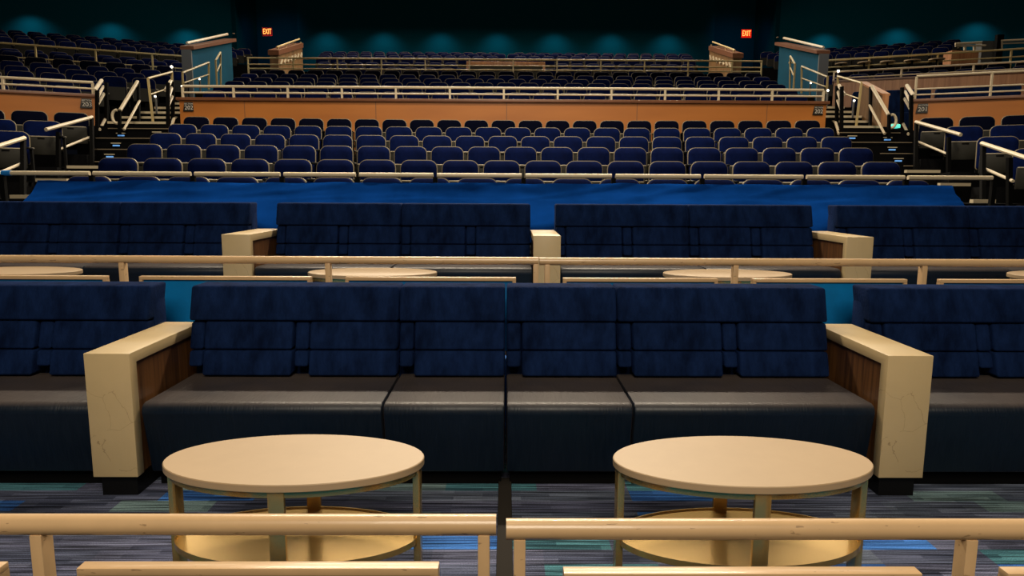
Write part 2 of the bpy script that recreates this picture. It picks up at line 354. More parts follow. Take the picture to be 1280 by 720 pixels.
# ------------------------------------------------------------------ oval tables
def oval(a, bb, n=72, z=0, rot=0): return [(a * math.cos(2 * math.pi * i / n), bb * math.sin(2 * math.pi * i / n), z) for i in range(n)]
def table(cx, cy, z0, label, a=.482, bb=.25, H=.50):
    t = empty('oval_table', (cx, cy, z0), label, 'table', 'oval tables in front of the sofas')
    s = MB(); s.loops([oval(a - .003, bb - .003, z=H - .028), oval(a, bb, z=H - .025), oval(a, bb, z=H - .003), oval(a - .003, bb - .003, z=H)], 'table', smooth=False); s.build('table_top', t)
    s = MB(); s.loops([oval(a - .02, bb - .02, z=H - .028), oval(a - .02, bb - .02, z=H - .055), oval(a - .026, bb - .026, z=H - .055), oval(a - .026, bb - .026, z=H - .028)], 'brass', False, False); s.build('apron', t)
    s = MB(); s.loops([oval(a - .028, bb - .028, z=.174), oval(a - .022, bb - .022, z=.174), oval(a - .022, bb - .022, z=.198), oval(a - .026, bb - .026, z=.198), oval(a - .030, bb - .030, z=.190)], 'brass', smooth=False); s.build('shelf', t)
    for x0, x1, y0, y1 in ((-a + .014, -a + .040, -.032, .032), (a - .040, a - .014, -.032, .032), (-.028, .028, -bb + .014, -bb + .034), (-.028, .028, bb - .034, bb - .014)):
        s = MB(); s.box(x0, x1, y0, y1, 0.001, H - .028, 'brass', bev=.0015); s.build('leg', t)
    return t
def leg_rot(t, a): t.rotation_euler.z = a
T1 = table(-.786, 2.50, 0, 'oval tan table with brass base, front left, behind the front railing')
T2 = table(.888, 2.49, 0, 'oval tan table with brass base, front right, behind the front railing')
for px, lab in ((-3.67, 'tan oval table of second tier at the left photo edge'), (-.998, 'tan oval table of second tier behind the middle railing, left one'), (1.671, 'tan oval table of second tier behind the middle railing, right one'), (4.31, 'tan oval table of second tier barely seen at the right edge')):
    table(px, 5.20, TF, lab, bb=.265, H=.46)

# ------------------------------------------------------------------ tan railings with panels
def railing(x0, x1, Y, zrail, zfloor, posts, panels, ptop, label, r=.0285, slope=0):
    t = empty('railing', ((x0 + x1) / 2, Y, zfloor), label, 'railing', 'tan railings in front of the sofa tiers'); ox = (x0 + x1) / 2
    s = MB(); s.tube((x0 - ox, 0, zrail - zfloor), (x1 - ox, 0, zrail - zfloor), r, 'tan_metal', 28); s.build('handrail', t)
    for p in posts:
        s = MB(); s.box(p - ox - .016, p - ox + .016, -.022, .028, 0.001, zrail - zfloor - r * .8, 'tan_metal', bev=.002); s.build('post', t)
    for a, c in panels:
        z1 = ptop - zfloor; z0 = .03; a -= ox; c -= ox
        s = MB()
        s.box(a, c, -.02, .02, z1 - .022, z1, 'tan_metal', bev=.002); s.box(a, c, -.02, .02, z0, z0 + .022, 'tan_metal', bev=.002)
        s.box(a, a + .022, -.02, .02, z0 + .022, z1 - .022, 'tan_metal'); s.box(c - .022, c, -.02, .02, z0 + .022, z1 - .022, 'tan_metal')
        f = s.build('panel_frame', t)
        s = MB(); s.box(a + .022, c - .022, -.006, .006, z0 + .022, z1 - .022, 'teal_panel'); s.build('panel_infill', f)
    return t
Y1 = 1.82
railing(-2.6, -.024, Y1, .578, .001, (-1.284, -.058), ((-2.4, -1.394), (-1.181, -.184)), .458, 'thick tan front railing left of the central gap')
railing(.004, 2.7, Y1 - .01, .570, .001, (.041, 1.289), ((.164, 1.16), (1.40, 2.45)), .448, 'thick tan front railing right of the central gap')
YR = 4.36
railing(-4.9, .206, YR, 1.052, TF + .001, (-3.67, -2.40, -1.115, .190), ((-3.5, -2.50), (-2.295, -1.223), (-1.007, .065)), .948, 'tan middle railing behind the front sofas, left of the joint', r=.0245)
railing(.212, 4.9, YR, 1.050, TF + .001, (.262, 1.45, 2.645, 3.83), ((.362, 1.34), (1.56, 2.54), (2.75, 3.72)), .946, 'tan middle railing behind the front sofas, right of the joint', r=.0245)

# ------------------------------------------------------------------ blue tarp over the first row
def tarp():
    s = MB(); nx, ny = 150, 26; prof = [(6.52, 1.00), (6.56, 1.14), (6.68, 1.24), (6.92, 1.365), (7.0, 1.41), (7.07, 1.47), (7.14, 1.555), (7.16, 1.55)]
    def pr(v):
        f = v * (len(prof) - 1); i = min(int(f), len(prof) - 2); f -= i
        return prof[i][0] * (1 - f) + prof[i + 1][0] * f, prof[i][1] * (1 - f) + prof[i + 1][1] * f
    G = []
    for j in range(ny + 1):
        v = j / ny; y, z = pr(v); row = []
        for i in range(nx + 1):
            u = i / nx; x = -4.72 + 9.28 * u
            n1 = noise.noise(Vector((x * 1.3, v * 5, 3))); n2 = noise.noise(Vector((x * 4 + v * 3, v * 9, 8)))
            n3 = abs(noise.noise(Vector((x * .9 - v * 2.2, v * 2.0, 21))))
            k = .010 * n1 + .004 * n2 + .008 * (1 - min(1, n3 * 5))
            zz = z + k + .012 * noise.noise(Vector((x * 2.1, 0, 40)))
            row.append(s.bm.verts.new((x + .01 * n2, y - k * 1.2, zz)))
        G.append(row)
    k = s.mi('tarp')
    for j in range(ny):
        for i in range(nx):
            f = s.bm.faces.new([G[j][i], G[j][i + 1], G[j + 1][i + 1], G[j + 1][i]]); f.smooth = True; f.material_index = k
    o = s.build('tarp', off=(0, 7, 1.1)); tag(o, 'wrinkled bright blue tarp draped behind the second tier sofas', 'tarp')
tarp()

# railing above the tarp: white tubes on dark posts
def segs_rail():
    Y = 7.30; z = P(632, 219.5, Y).z
    ex = [3, 114.5, 241, 352.5, 447, 544, 654.5, 767, 878, 1006, 1133, 1243]
    xs = [P(e, 217, Y).x for e in ex]
    t = empty('railing', (0, Y, .77), 'pale jointed tube railing on black posts right behind the blue tarp', 'railing')
    for a, c in zip(xs, xs[1:]):
        s = MB(); s.tube((a + .02, 0, z - .77), (c - .02, 0, z - .77), .024, 'pale_rail', 14); s.build('handrail', t)
    for a in xs:
        s = MB(); s.box(a - .022, a + .022, -.022, .022, 0.001, z - .77 - .02, 'black'); s.build('post', t)
    s = MB(); s.tube((xs[0], 0, .45), (xs[-1], 0, .45), .012, 'black', 8); s.build('midrail', t)
    tp = MB(); p = P(9, 215, Y); tp.tube((p.x - .05, Y, z), (p.x + .04, Y, z), .029, 'blue_tape', 12)
    tag(tp.build('tape', off=(p.x, Y, z)), 'scrap of bright blue tape round left end of pale railing', 'tape')
segs_rail()

# ------------------------------------------------------------------ theatre seats
SH = .76
def outline(w, h, rt, rb, y, z0, n=5):
    pts = []
    for cx, cz, r, a0 in ((w / 2 - rt, h - rt, rt, 0), (-w / 2 + rt, h - rt, rt, 90), (-w / 2 + rb, rb, rb, 180), (w / 2 - rb, rb, rb, 270)):
        for i in range(n + 1):
            a = R(a0 + 90 * i / n); pts.append((cx + r * math.cos(a), y, z0 + cz + r * math.sin(a)))
    return pts
def lean(pts): return [(x, y + (z - .35) * .14, z) for x, y, z in pts]
def seat_parts(w=.465, lod=0, cush='velvet_seat'):
    """list of (part name, MB); faces -Y, origin on the floor under the back"""
    out = []; n = 5 if lod == 0 else 3
    h = .50; z0 = SH - h
    def inset(d, y, r=.105): return lean([(x, y_, z) for x, y_, z in outline(w - 2 * d, h - 2 * d, max(.02, r - d), .04, y, z0 + d, n)])
    s = MB(); s.loops([inset(.008, -.02), inset(.009, -.055), inset(.026, -.072), inset(.09, -.084)], cush); out.append(('backrest', s))
    s = MB(); s.loops([inset(0, -.014), inset(0, -.036), inset(.009, -.038), inset(.010, -.02)], 'seat_rim', False, False)
    s.loops([inset(.003, -.015), inset(.004, .002), inset(.03, .02)], 'black'); out.append(('back_shell', s))
    s = MB()
    if lod == 0:
        pw = w - .05
        s.box(-pw / 2, pw / 2, -.20, -.13, .20, SH - .262, 'seat_plastic', bev=.015, seg=2)
        s.box(-pw / 2 + .01, pw / 2 - .01, -.205, -.14, SH - .275, SH - .258, 'armrest', bev=.006, seg=1)  # paler strip paints the lit line along the flipped pan's top
        s.box(-.05, .05, -.207, -.19, SH - .31, SH - .285, 'black', bev=.005, seg=1)
        out.append(('seat_pan', s))
        s = MB(); s.box(w / 2 + .006, w / 2 + .05, -.33, -.04, SH - .275, SH - .245, 'black_gloss', bev=.008, seg=2)
        s.box(w / 2 + .008, w / 2 + .048, -.06, .0, SH - .262, SH - .242, 'armrest', bev=.004, seg=1); out.append(('armrest', s))
        s = MB(); s.box(w / 2 + .012, w / 2 + .044, -.15, -.05, 0.001, SH - .275, 'black'); s.box(w / 2 - .04, w / 2 + .07, -.2, .0, 0.001, .02, 'black'); s.box(-w / 2, w / 2 + .02, -.07, -.03, .22, .26, 'black'); out.append(('support_leg', s))
    else:
        s.box(w / 2 + .004, w / 2 + .05, -.10, .0, SH - .275, SH - .245, 'armrest')
        s.box(w / 2 + .012, w / 2 + .04, -.12, -.04, 0.001, SH - .275, 'black'); s.box(-w / 2 + .02, w / 2 - .02, -.18, -.12, .2, SH - .26, 'seat_plastic')
        out.append(('frame', s))
    return out
PROTO = {}
def proto(key, w, lod, cush):
    if key not in PROTO:
        parts = []
        for nm, mb in seat_parts(w, lod, cush):
            me = bpy.data.meshes.new(nm); mb.bm.to_mesh(me); mb.bm.free()
            for m in mb.mats: me.materials.append(M[m])
            try: me.set_sharp_from_angle(angle=R(45))
            except Exception: pass
            parts.append((nm, me))
        PROTO[key] = parts
    return PROTO[key]
SEATS = []   # (dist, x, y, ztop, rot, width, dark, row description, ordinal)
def add_row(pts, ztop, rot, w, dark, desc, side='left', big=0):
    for k, (x, y) in enumerate(pts):
        d = 0
        SEATS.append([d - big, x, y, ztop, rot, w, dark, desc, k + 1, side])
# centre block below the tan wall
LN = ['first centre row, directly behind the blue tarp', 'second centre row above the blue tarp', 'third centre row above the blue tarp', 'fourth centre row above the blue tarp', 'fifth centre row above the blue tarp', 'back row touching the central tan wall']
for i in range(6):
    n = 18 + i; Yc = 7.62 + 1.155 * i; pitch = .522; ztop = 1.62 + .241 * i
    pts = []
    for k in range(n):
        x = (k - (n - 1) / 2) * pitch * 1.0 - .055
        pts.append((x, Yc - (.010 if i else .005) * x * x))
    SEATS_rot = None
    for k, (x, y) in enumerate(pts):
        SEATS.append([0, x, y, ztop, -.0 + math.atan(-.015 * x), .468, i == 5, LN[i], k + 1, 'left'])
# upper centre block
UN = ['first row behind the railing of the tan wall', 'second row of the upper centre block', 'third row of the upper centre block', 'fourth row of the upper centre block', 'fifth row of the upper centre block', 'dark last row before the upper centre railing']
UP = [(14.75, 3.545, 6.45), (15.85, 3.82, 6.7), (16.95, 4.09, 6.88), (18.0, 4.35, 7.1), (19.0, 4.61, 7.27), (20.0, 4.885, 7.4)]
for i, (Y, z, X) in enumerate(UP):
    n = int(round(2 * X / .545)); pts = [((k - (n - 1) / 2) * 2 * X / n, Y) for k in range(n)]
    add_row(pts, z, 0, .475, i == 5, UN[i])
FARR = [(21.9, 5.31, 6.0, 1.35), (24.6, 5.95, 6.7, 1.5), (26.6, 6.50, 7.3, 0), (27.6, 6.77, 7.5, 0), (28.6, 7.05, 7.7, 0), (29.6, 7.30, 7.85, 0)]
for Y, z, X, gap in FARR:
    n = int(round(2 * X / .55)); pts = [((k - (n - 1) / 2) * 2 * X / n, Y) for k in range(n)]
    pts = [p for p in pts if abs(p[0]) > gap]
    add_row(pts, z, 0, .475, False, 'far')
# wedge blocks at the sides, turned 23 degrees
A = R(23)
def wedge(sx, t, v): return (sx * (8.0 + math.cos(A) * t + math.sin(A) * v), 13.6 - math.sin(A) * t + math.cos(A) * v)
def wz(sx, t, v, z=3.3):
    x, y = wedge(sx, t, v); return x, TR(y, z)[0]
def inview(x, y, z, m=60):
    px = 632 + 870 * x / y; return -m < px < 1280 + m
for sx, sd in ((-1, 'left'), (1, 'right')):
    for v, z, t0, desc in ((-1.1, 2.83, -.08, 'row against tan wall'), (-2.2, 2.575, .15, 'second row before tan wall'), (-3.15, 2.33, .41, 'third row before tan wall'), (-4.2, 2.09, .62, 'fourth row before tan wall')):
        pts = []
        for k in range(9):
            x, y = wedge(sx, t0 + .30 + k * .63, v)
            if inview(x, y, z, 40): pts.append((x, y))
        add_row(pts, z, -sx * -A if False else sx * -A, .545, v == -1.1, desc + ', ' + sd + ' block', 'aisle')
    rows = [(.85, 3.545), (1.95, 3.82), (3.0, 4.09), (4.05, 4.35), (5.05, 4.61), (6.0, 4.885), (7.9, 5.31), (9.0, 5.56), (12.4, 6.5), (13.4, 6.77), (14.4, 7.05), (15.4, 7.30)]
    for r, (v, z) in enumerate(rows):
        if sx == 1 and r in (0, 1, 2, 3): continue
        if sx == 1 and r in (6, 7): continue
        pts = []; t = 40
        k = -12
        while k < 30:
            t = k * .61 + (.3 if r % 2 else 0); x, y = wedge(sx, t, v); k += 1
            lim = (8.6 if r < 2 else 8.25) + max(0, y - 14.5) * .10
            if r >= 6: lim = 9.0 + (y - 19) * .16
            if y > 19.0: lim = max(lim, 9.12)
            if abs(x) < lim or not inview(x, y, z): continue
            if y < 13.3 or (sx == 1 and r >= 8 and 1200 < 632 + 870 * x / y): continue
            pts.append((x, y))
        desc = ['first', 'second', 'third', 'fourth', 'fifth', 'sixth'][r] + ' upper row, %s side block' % sd if r < 6 else 'far'
        add_row(pts, z, sx * -A, .50, r == 5, desc, 'aisle')
for s_ in SEATS: s_[2], s_[3] = TR(s_[2], s_[3])
for s_ in SEATS: s_[0] = math.sqrt(s_[1] ** 2 + s_[2] ** 2 + (s_[3] - 1.5) ** 2) + (100 if s_[7] == 'far' else 0)
SEATS.sort(key=lambda s_: s_[0])
near = SEATS[:300]; rest = SEATS[300:]
for idx, (d, x, y, z, rot, w, dark, desc, k, side) in enumerate(near):
    lod = 0 if idx < 160 else 1
    parts = proto((w, lod, dark), w, lod, 'seat_dark' if dark else 'velvet_seat')
    adj = 'black-navy' if dark else 'navy'
    lab = '%s theatre seat, %s from %s, %s' % (adj, ORD[k], side, desc)
    t = empty('theatre_seat', (x, y, z - SH), lab, 'seat', 'theatre seats in rows', rot)
    for nm, me in parts:
        o = bpy.data.objects.new(nm, me); COL.objects.link(o); o.parent = t
s = MB()
for (d, x, y, z, rot, w, dark, desc, k, side) in rest:
    mt = Matrix.Translation((x, y, z - SH)) @ Matrix.Rotation(rot, 4, 'Z')
    for nm, mb in seat_parts(w, 1, 'seat_dark' if dark else 'velvet_seat'):
        off = [s.mi(m) for m in mb.mats]
        vm = {v_: s.bm.verts.new(mt @ v_.co) for v_ in mb.bm.verts}
        for f in mb.bm.faces:
            g = s.bm.faces.new([vm[v_] for v_ in f.verts]); g.material_index = off[f.material_index]; g.smooth = f.smooth
        mb.bm.free()
o = s.build('theatre_seats', off=(0, 24, 5)); tag(o, 'distant rows of small navy seats in the farthest upper blocks', 'seats', kind='stuff')

# ------------------------------------------------------------------ terraces
s = MB()
def step(x0, x1, y0, y1, z, nose=True):
    s.box(x0, x1, y0, y1, z - .5, z, 'aisle')
for i in range(6):
    Yc = 7.62 + 1.155 * i; z = 1.62 + .241 * i - SH
    Yc, zt = TR(Yc, z + SH); z = zt - SH; y0 = Yc - .80; y1 = Yc + .37 if i < 5 else 14.5
    s.box(-7.0, 7.0, max(y0, 6.75), y1, z - .45, z - .001, 'aisle')
for sx in (-1, 1):
    for k, (y0, z) in enumerate(((13.2, 2.36), (13.68, 2.66))):
        s.box(*sorted((sx * 6.5, sx * 7.95)), y0, y0 + .8 if k == 0 else 14.2, z - .6, z, 'aisle')
    for k in range(5):
        s.box(*sorted((sx * 6.55, sx * 7.95)), 14.2 + .4 * k, 14.6 + .4 * k + (1 if k == 4 else 0), 2.3, 2.77 + .14 * k, 'aisle')
tag_o = struct(s, 'floor', 'black stepped floor of the lower centre seating and aisles')
s = MB()
for i, (Y, z, X) in enumerate(UP):
    Y, z = TR(Y, z)
    s.box(-6.55 - i * .2, 6.55 + i * .2, Y - .75, Y + .4, z - SH - .5, z - SH - .001, 'aisle')
s.box(-12, 12, 21.2, 24.6, 3.5, 4.41, 'aisle'); s.box(-7.4, 7.4, 24.6, 26.6, 4, 5.1, 'aisle')
for i, (Y, z, X, g) in enumerate(FARR[2:]):
    Y, z = TR(Y, z); s.box(-7.9, 7.9, Y - .7, Y + .35 + (1 if i == 3 else 0), z - SH - .6, z - SH - .001, 'aisle')
struct(s, 'floor', 'black stepped floor of the upper centre seating')
for sx, sd in ((-1, 'left'), (1, 'right')):
    s = MB()
    def wbox(t0, t1, v0, v1, z0, z1, m='aisle'):
        if sx == 1: poly = [wz(sx, t, v, z1 + SH) for t, v in ((t0, v0), (t1, v0), (t1, v1), (t0, v1))]
        else: poly = [wz(sx, t, v, z1 + SH) for t, v in ((t0, v0), (t0, v1), (t1, v1), (t1, v0))]
        s.prism(poly, 'z', 1.5 - .99 * (1.5 - z0 - SH) - SH, 1.5 - .99 * (1.5 - z1 - SH) - SH, m)
    for v, z, t0, v1 in ((-1.1, 2.83, -.05, -.0), (-2.2, 2.575, .2, -1.5), (-3.15, 2.33, .46, -2.55), (-4.2, 2.09, .66, -3.6), (-5.4, 1.85, 1.0, -4.7)):
        wbox(t0, 9, v - .6, v1, z - SH - .6, z - SH - .001)
    for i, (v, z) in enumerate([(.85, 3.545), (1.95, 3.82), (3.0, 4.09), (4.05, 4.35), (5.05, 4.61), (6.0, 4.885)]):
        if sx == 1 and i < 4: continue
        wbox(.3 - .42 * v, 14, v - .7, v + .4, z - SH - .5, z - SH - .001)
    if sx == 1: wbox(.2, 14, 0.1, 3.35, 2.2, 2.75)
    wbox(-3, 16, 6.4, 9.6, 3.9, 4.4)
    for v, z in ((12.4, 6.5), (13.4, 6.77), (14.4, 7.05), (15.4, 7.30)): wbox(-5, 18, v - .7, v + .4, z - SH - .5, z - SH - .001)
    struct(s, 'floor', 'black stepped floor of the %s side seating block' % sd)

# pale step edges in the aisles
def edge(x0, x1, y, z, lab):
    s = MB(); s.box(min(x0, x1), max(x0, x1), y - .012, y + .06, z, z + .045, 'nosing'); o = s.build('step_edge', off=((x0 + x1) / 2, y, z))
    tag(o, lab, 'step edge', 'pale step edges in the aisles')
EW = ['lowest', 'second', 'third', 'fourth']
for sx, sd in ((-1, 'left'), (1, 'right')):
    for i, (xa, xb, py, Y) in enumerate(((13, 42, 248, 9.0), (45, 84, 227, 10.15), (84, 127, 210.5, 11.3))):
        p = P(xa, py, Y); p2 = P(xb, py, Y)
        edge(-sx * p.x, -sx * p2.x, Y, p.z, 'pale step edge in the lower %s aisle, %s step from the bottom' % (sd, EW[i]))
    for i, (xa, xb, py, Y) in enumerate(((113, 130, 202.5, 12.25), (117, 160, 187, 12.78), (120, 214, 173, 13.18), (135, 212, 161, 13.66))):
        p = P(xa, py, Y); p2 = P(xb, py, Y); t2 = MB(); t2.box(min(-sx * p.x, -sx * p2.x), max(-sx * p.x, -sx * p2.x), Y - .01, Y + .02, p.z, p.z + .014, 'step_line')
        tag(t2.build('step_edge', off=(-sx * (p.x + p2.x) / 2, Y, p.z)), 'thin dull metal edge on a black riser, %s aisle, %s from the bottom' % (sd, ORD[i + 1]), 'step edge', 'thin riser edges in the aisles')
    for k in range(5):
        w1 = 7.9 if k < 2 else 7.9 - .12 * k
        edge(sx * 6.72, sx * (w1 if sx < 0 else 7.5), 14.2 + .4 * k - .01, 2.742 + .14 * k, 'tan step edge in the %s stair beside tan wall, %s step up' % (sd, ORD[k + 1]))
    # step lights
    for k, (px, py, Y) in enumerate(((152, 169.5, 13.67), (146, 182, 13.19), (138, 196, 12.7), (197, 168, 13.67))):
        p = P(px, py, Y); s = MB(); s.box(-.06, .06, -.02, .0, -.012, .012, 'steplight'); s.box(-.085, .085, -.03, .0, .035, .05, 'nosing')
        o = s.build('step_light'); o.location = (sx * -p.x, Y - .01, p.z)
        tag(o, 'small blue step light on a black riser, %s aisle, %s' % (sd, ('top one', 'second down', 'lowest', 'top one nearest the centre seats')[k]), 'step light', 'blue step lights in the aisles')

# ------------------------------------------------------------------ tan parapet walls
ZC = TR(14, 3.3)[1]; YW = 14.39; RZ = lambda z: 1.5 - .99 * (1.5 - z)
s = MB(); s.box(-6.55, 6.47, YW, YW + .12, 2.0, ZC - .06, 'orange'); w0 = struct(s, 'wall_center', 'long smooth tan wall behind the centre seats')
s = MB(); s.box(-6.6, 6.52, YW - .05, YW + .18, ZC - .06, ZC, 'cap_wood', bev=.004); s.build('cap', w0)
for sx, nm in ((-1, 'wall_left'), (1, 'wall_right')):
    s = MB(); u = (sx * math.cos(A), -math.sin(A))
    Lw = 7; mt = Matrix.Translation((sx * 8.0, 13.99, 0)) @ Matrix.Rotation(-A if sx > 0 else A, 4, 'Z')
    s.box(*((0, Lw) if sx > 0 else (-Lw, 0)), 0, .12, 2.35, ZC - .06, 'orange', mtx=None)
    w = s.build(nm); w.matrix_world = mt; w['kind'] = 'structure'; w['category'] = 'building'; w['label'] = 'angled tan wall of the %s side block' % nm[5:]
    s = MB(); s.box(*((-.03, Lw) if sx > 0 else (-Lw, .03)), -.05, .18, ZC - .06, ZC, 'cap_wood', bev=.004); s.build('cap', w)
# section signs on the walls
def text_mesh(txt, size, m, ext=.003):
    cu = bpy.data.curves.new('lettering', 'FONT'); cu.body = txt; cu.size = size; cu.extrude = ext; cu.align_x = 'CENTER'; cu.align_y = 'CENTER'
    o = bpy.data.objects.new('lettering', cu); COL.objects.link(o)
    dg = bpy.context.evaluated_depsgraph_get(); me = bpy.data.meshes.new_from_object(o.evaluated_get(dg))
    bpy.data.objects.remove(o); me.materials.clear(); me.materials.append(M[m]); me.transform(Matrix.Rotation(R(90), 4, 'X'))
    r = bpy.data.objects.new('lettering', me); COL.objects.link(r); return r
def sign(x, y, z, rot, num, lab):
    t = empty('section_sign', (x, y, z), lab, 'sign', 'section signs on the tan walls', rot)
    s = MB(); s.prism([(-.11, -.09), (.10, -.09), (.09, .09), (-.075, .09)], 'y', -.012, 0, 'sign_black'); s.build('plate', t)
    a = text_mesh('SECTION', .042, 'sign_white'); a.parent = t; a.location = (.012, -.014, .055)
    a = text_mesh(num, .115, 'sign_white'); a.parent = t; a.location = (.012, -.014, -.022)
x, y = wz(-1, .16, 0); sign(x + .02, y - .02, 3.10, A, '203', 'small black section 203 sign on left tan wall')
sign(-6.37, YW - .01, 3.10, 0, '202', 'small black section 202 sign at left end of the centre tan wall')
sign(6.30, YW - .01, 3.10, 0, '202', 'small black section 202 sign at right end of centre tan wall')
x, y = wz(1, .15, 0); sign(x, y - .02, 3.10, -A, '201', 'small black section 201 sign on right tan wall')

# ------------------------------------------------------------------ thin railings
def thin_rail(name, label, bars, posts, m='pale_rail', r=.018, cat='railing', group=None, mp=None, pr=None, n=8):
    o0 = Vector(bars[0][0]); t = empty(name, o0, label, cat, group)
    for i, (p, q) in enumerate(bars):
        s = MB(); s.tube(Vector(p) - o0, Vector(q) - o0, r if i == 0 else r * .7, m, n); s.build('handrail' if i == 0 else 'midrail', t)
    for p, q in posts:
        s = MB(); s.bar(Vector(p) - o0, Vector(q) - o0, pr or r * 1.5, pr or r * 1.5, mp or m); s.build('post', t)
    return t
px0 = -6.5; px1 = 6.42
posts = [x for x in [(-.05 + 1.086 * k) for k in range(-6, 6)] if px0 < x < px1] + [px0, px1]
thin_rail('railing', 'long pale railing on top of the centre tan wall', [((px0, YW + .06, RZ(3.53)), (px1, YW + .06, RZ(3.53))), ((px0, YW + .06, RZ(3.405)), (px1, YW + .06, RZ(3.405)))], [((x, YW + .06, ZC), (x, YW + .06, RZ(3.52))) for x in posts], r=.026)
W = lambda sx, t, v, z: (*wz(sx, t, v, 3.3 + .262 * v), RZ(z))
thin_rail('railing', 'pale railing on top of the left tan wall', [(W(-1, .02, .06, 3.53), W(-1, 6.5, .06, 3.53)), (W(-1, .02, .06, 3.41), W(-1, 6.5, .06, 3.41))], [(W(-1, .03 + 1.45 * k, .06, 3.3), W(-1, .03 + 1.45 * k, .06, 3.52)) for k in range(5)], r=.026)
thin_rail('railing', 'tall pale railing on top of the right tan wall', [(W(1, .03, .06, 3.75), W(1, 6.5, .06, 3.75)), (W(1, .03, .06, 3.50), W(1, 6.5, .06, 3.50)), (W(1, .03, .06, 3.39), W(1, 6.5, .06, 3.39))], [(W(1, .03 + 1.25 * k, .06, 3.3), W(1, .03 + 1.25 * k, .06, 3.74)) for k in range(5)], r=.022)
# cross aisle railings
thin_rail('railing', 'long pale railing across the upper centre block', [((-7.65, 21.35, 5.29), (7.6, 21.35, 5.29)), ((-7.65, 21.35, 5.11), (7.6, 21.35, 5.11)), ((-7.65, 21.35, 4.99), (7.6, 21.35, 4.99))], [((x, 21.35, 4.41), (x, 21.35, 5.28)) for x in [-7.63, 7.58] + [-6.3 + 1.3 * k for k in range(11)]], m='yellow_rail', r=.024)
thin_rail('railing', 'long pale railing across the upper left block', [(W(-1, -2.0, 6.7, 5.3), W(-1, 9, 6.7, 5.3)), (W(-1, -2.0, 6.7, 4.95), W(-1, 9, 6.7, 4.95))], [(W(-1, -1.95 + 1.4 * k, 6.7, 4.45), W(-1, -1.95 + 1.4 * k, 6.7, 5.29)) for k in range(8)], m='yellow_rail', r=.024)
thin_rail('railing', 'long pale railing across the upper right block, above dark seats', [(W(1, -2.4, 6.7, 5.3), W(1, 9, 6.7, 5.3)), (W(1, -2.0, 6.7, 5.1), W(1, 9, 6.7, 5.1)), (W(1, -2.0, 6.7, 4.97), W(1, 9, 6.7, 4.97))], [(W(1, -1.95 + 1.7 * k, 6.7, 4.45), W(1, -1.95 + 1.7 * k, 6.7, 5.29)) for k in range(7)], m='yellow_rail', r=.026)
thin_rail('railing', 'pale railing above the wood panelled wall in the right block', [(W(1, -1.3, 3.75, 4.50), W(1, 8, 3.75, 4.50)), (W(1, -1.3, 3.75, 4.34), W(1, 8, 3.75, 4.34))], [(W(1, -1.28 + 1.5 * k, 3.75, 4.2), W(1, -1.28 + 1.5 * k, 3.75, 4.49)) for k in range(6)], m='pale_rail', r=.022)

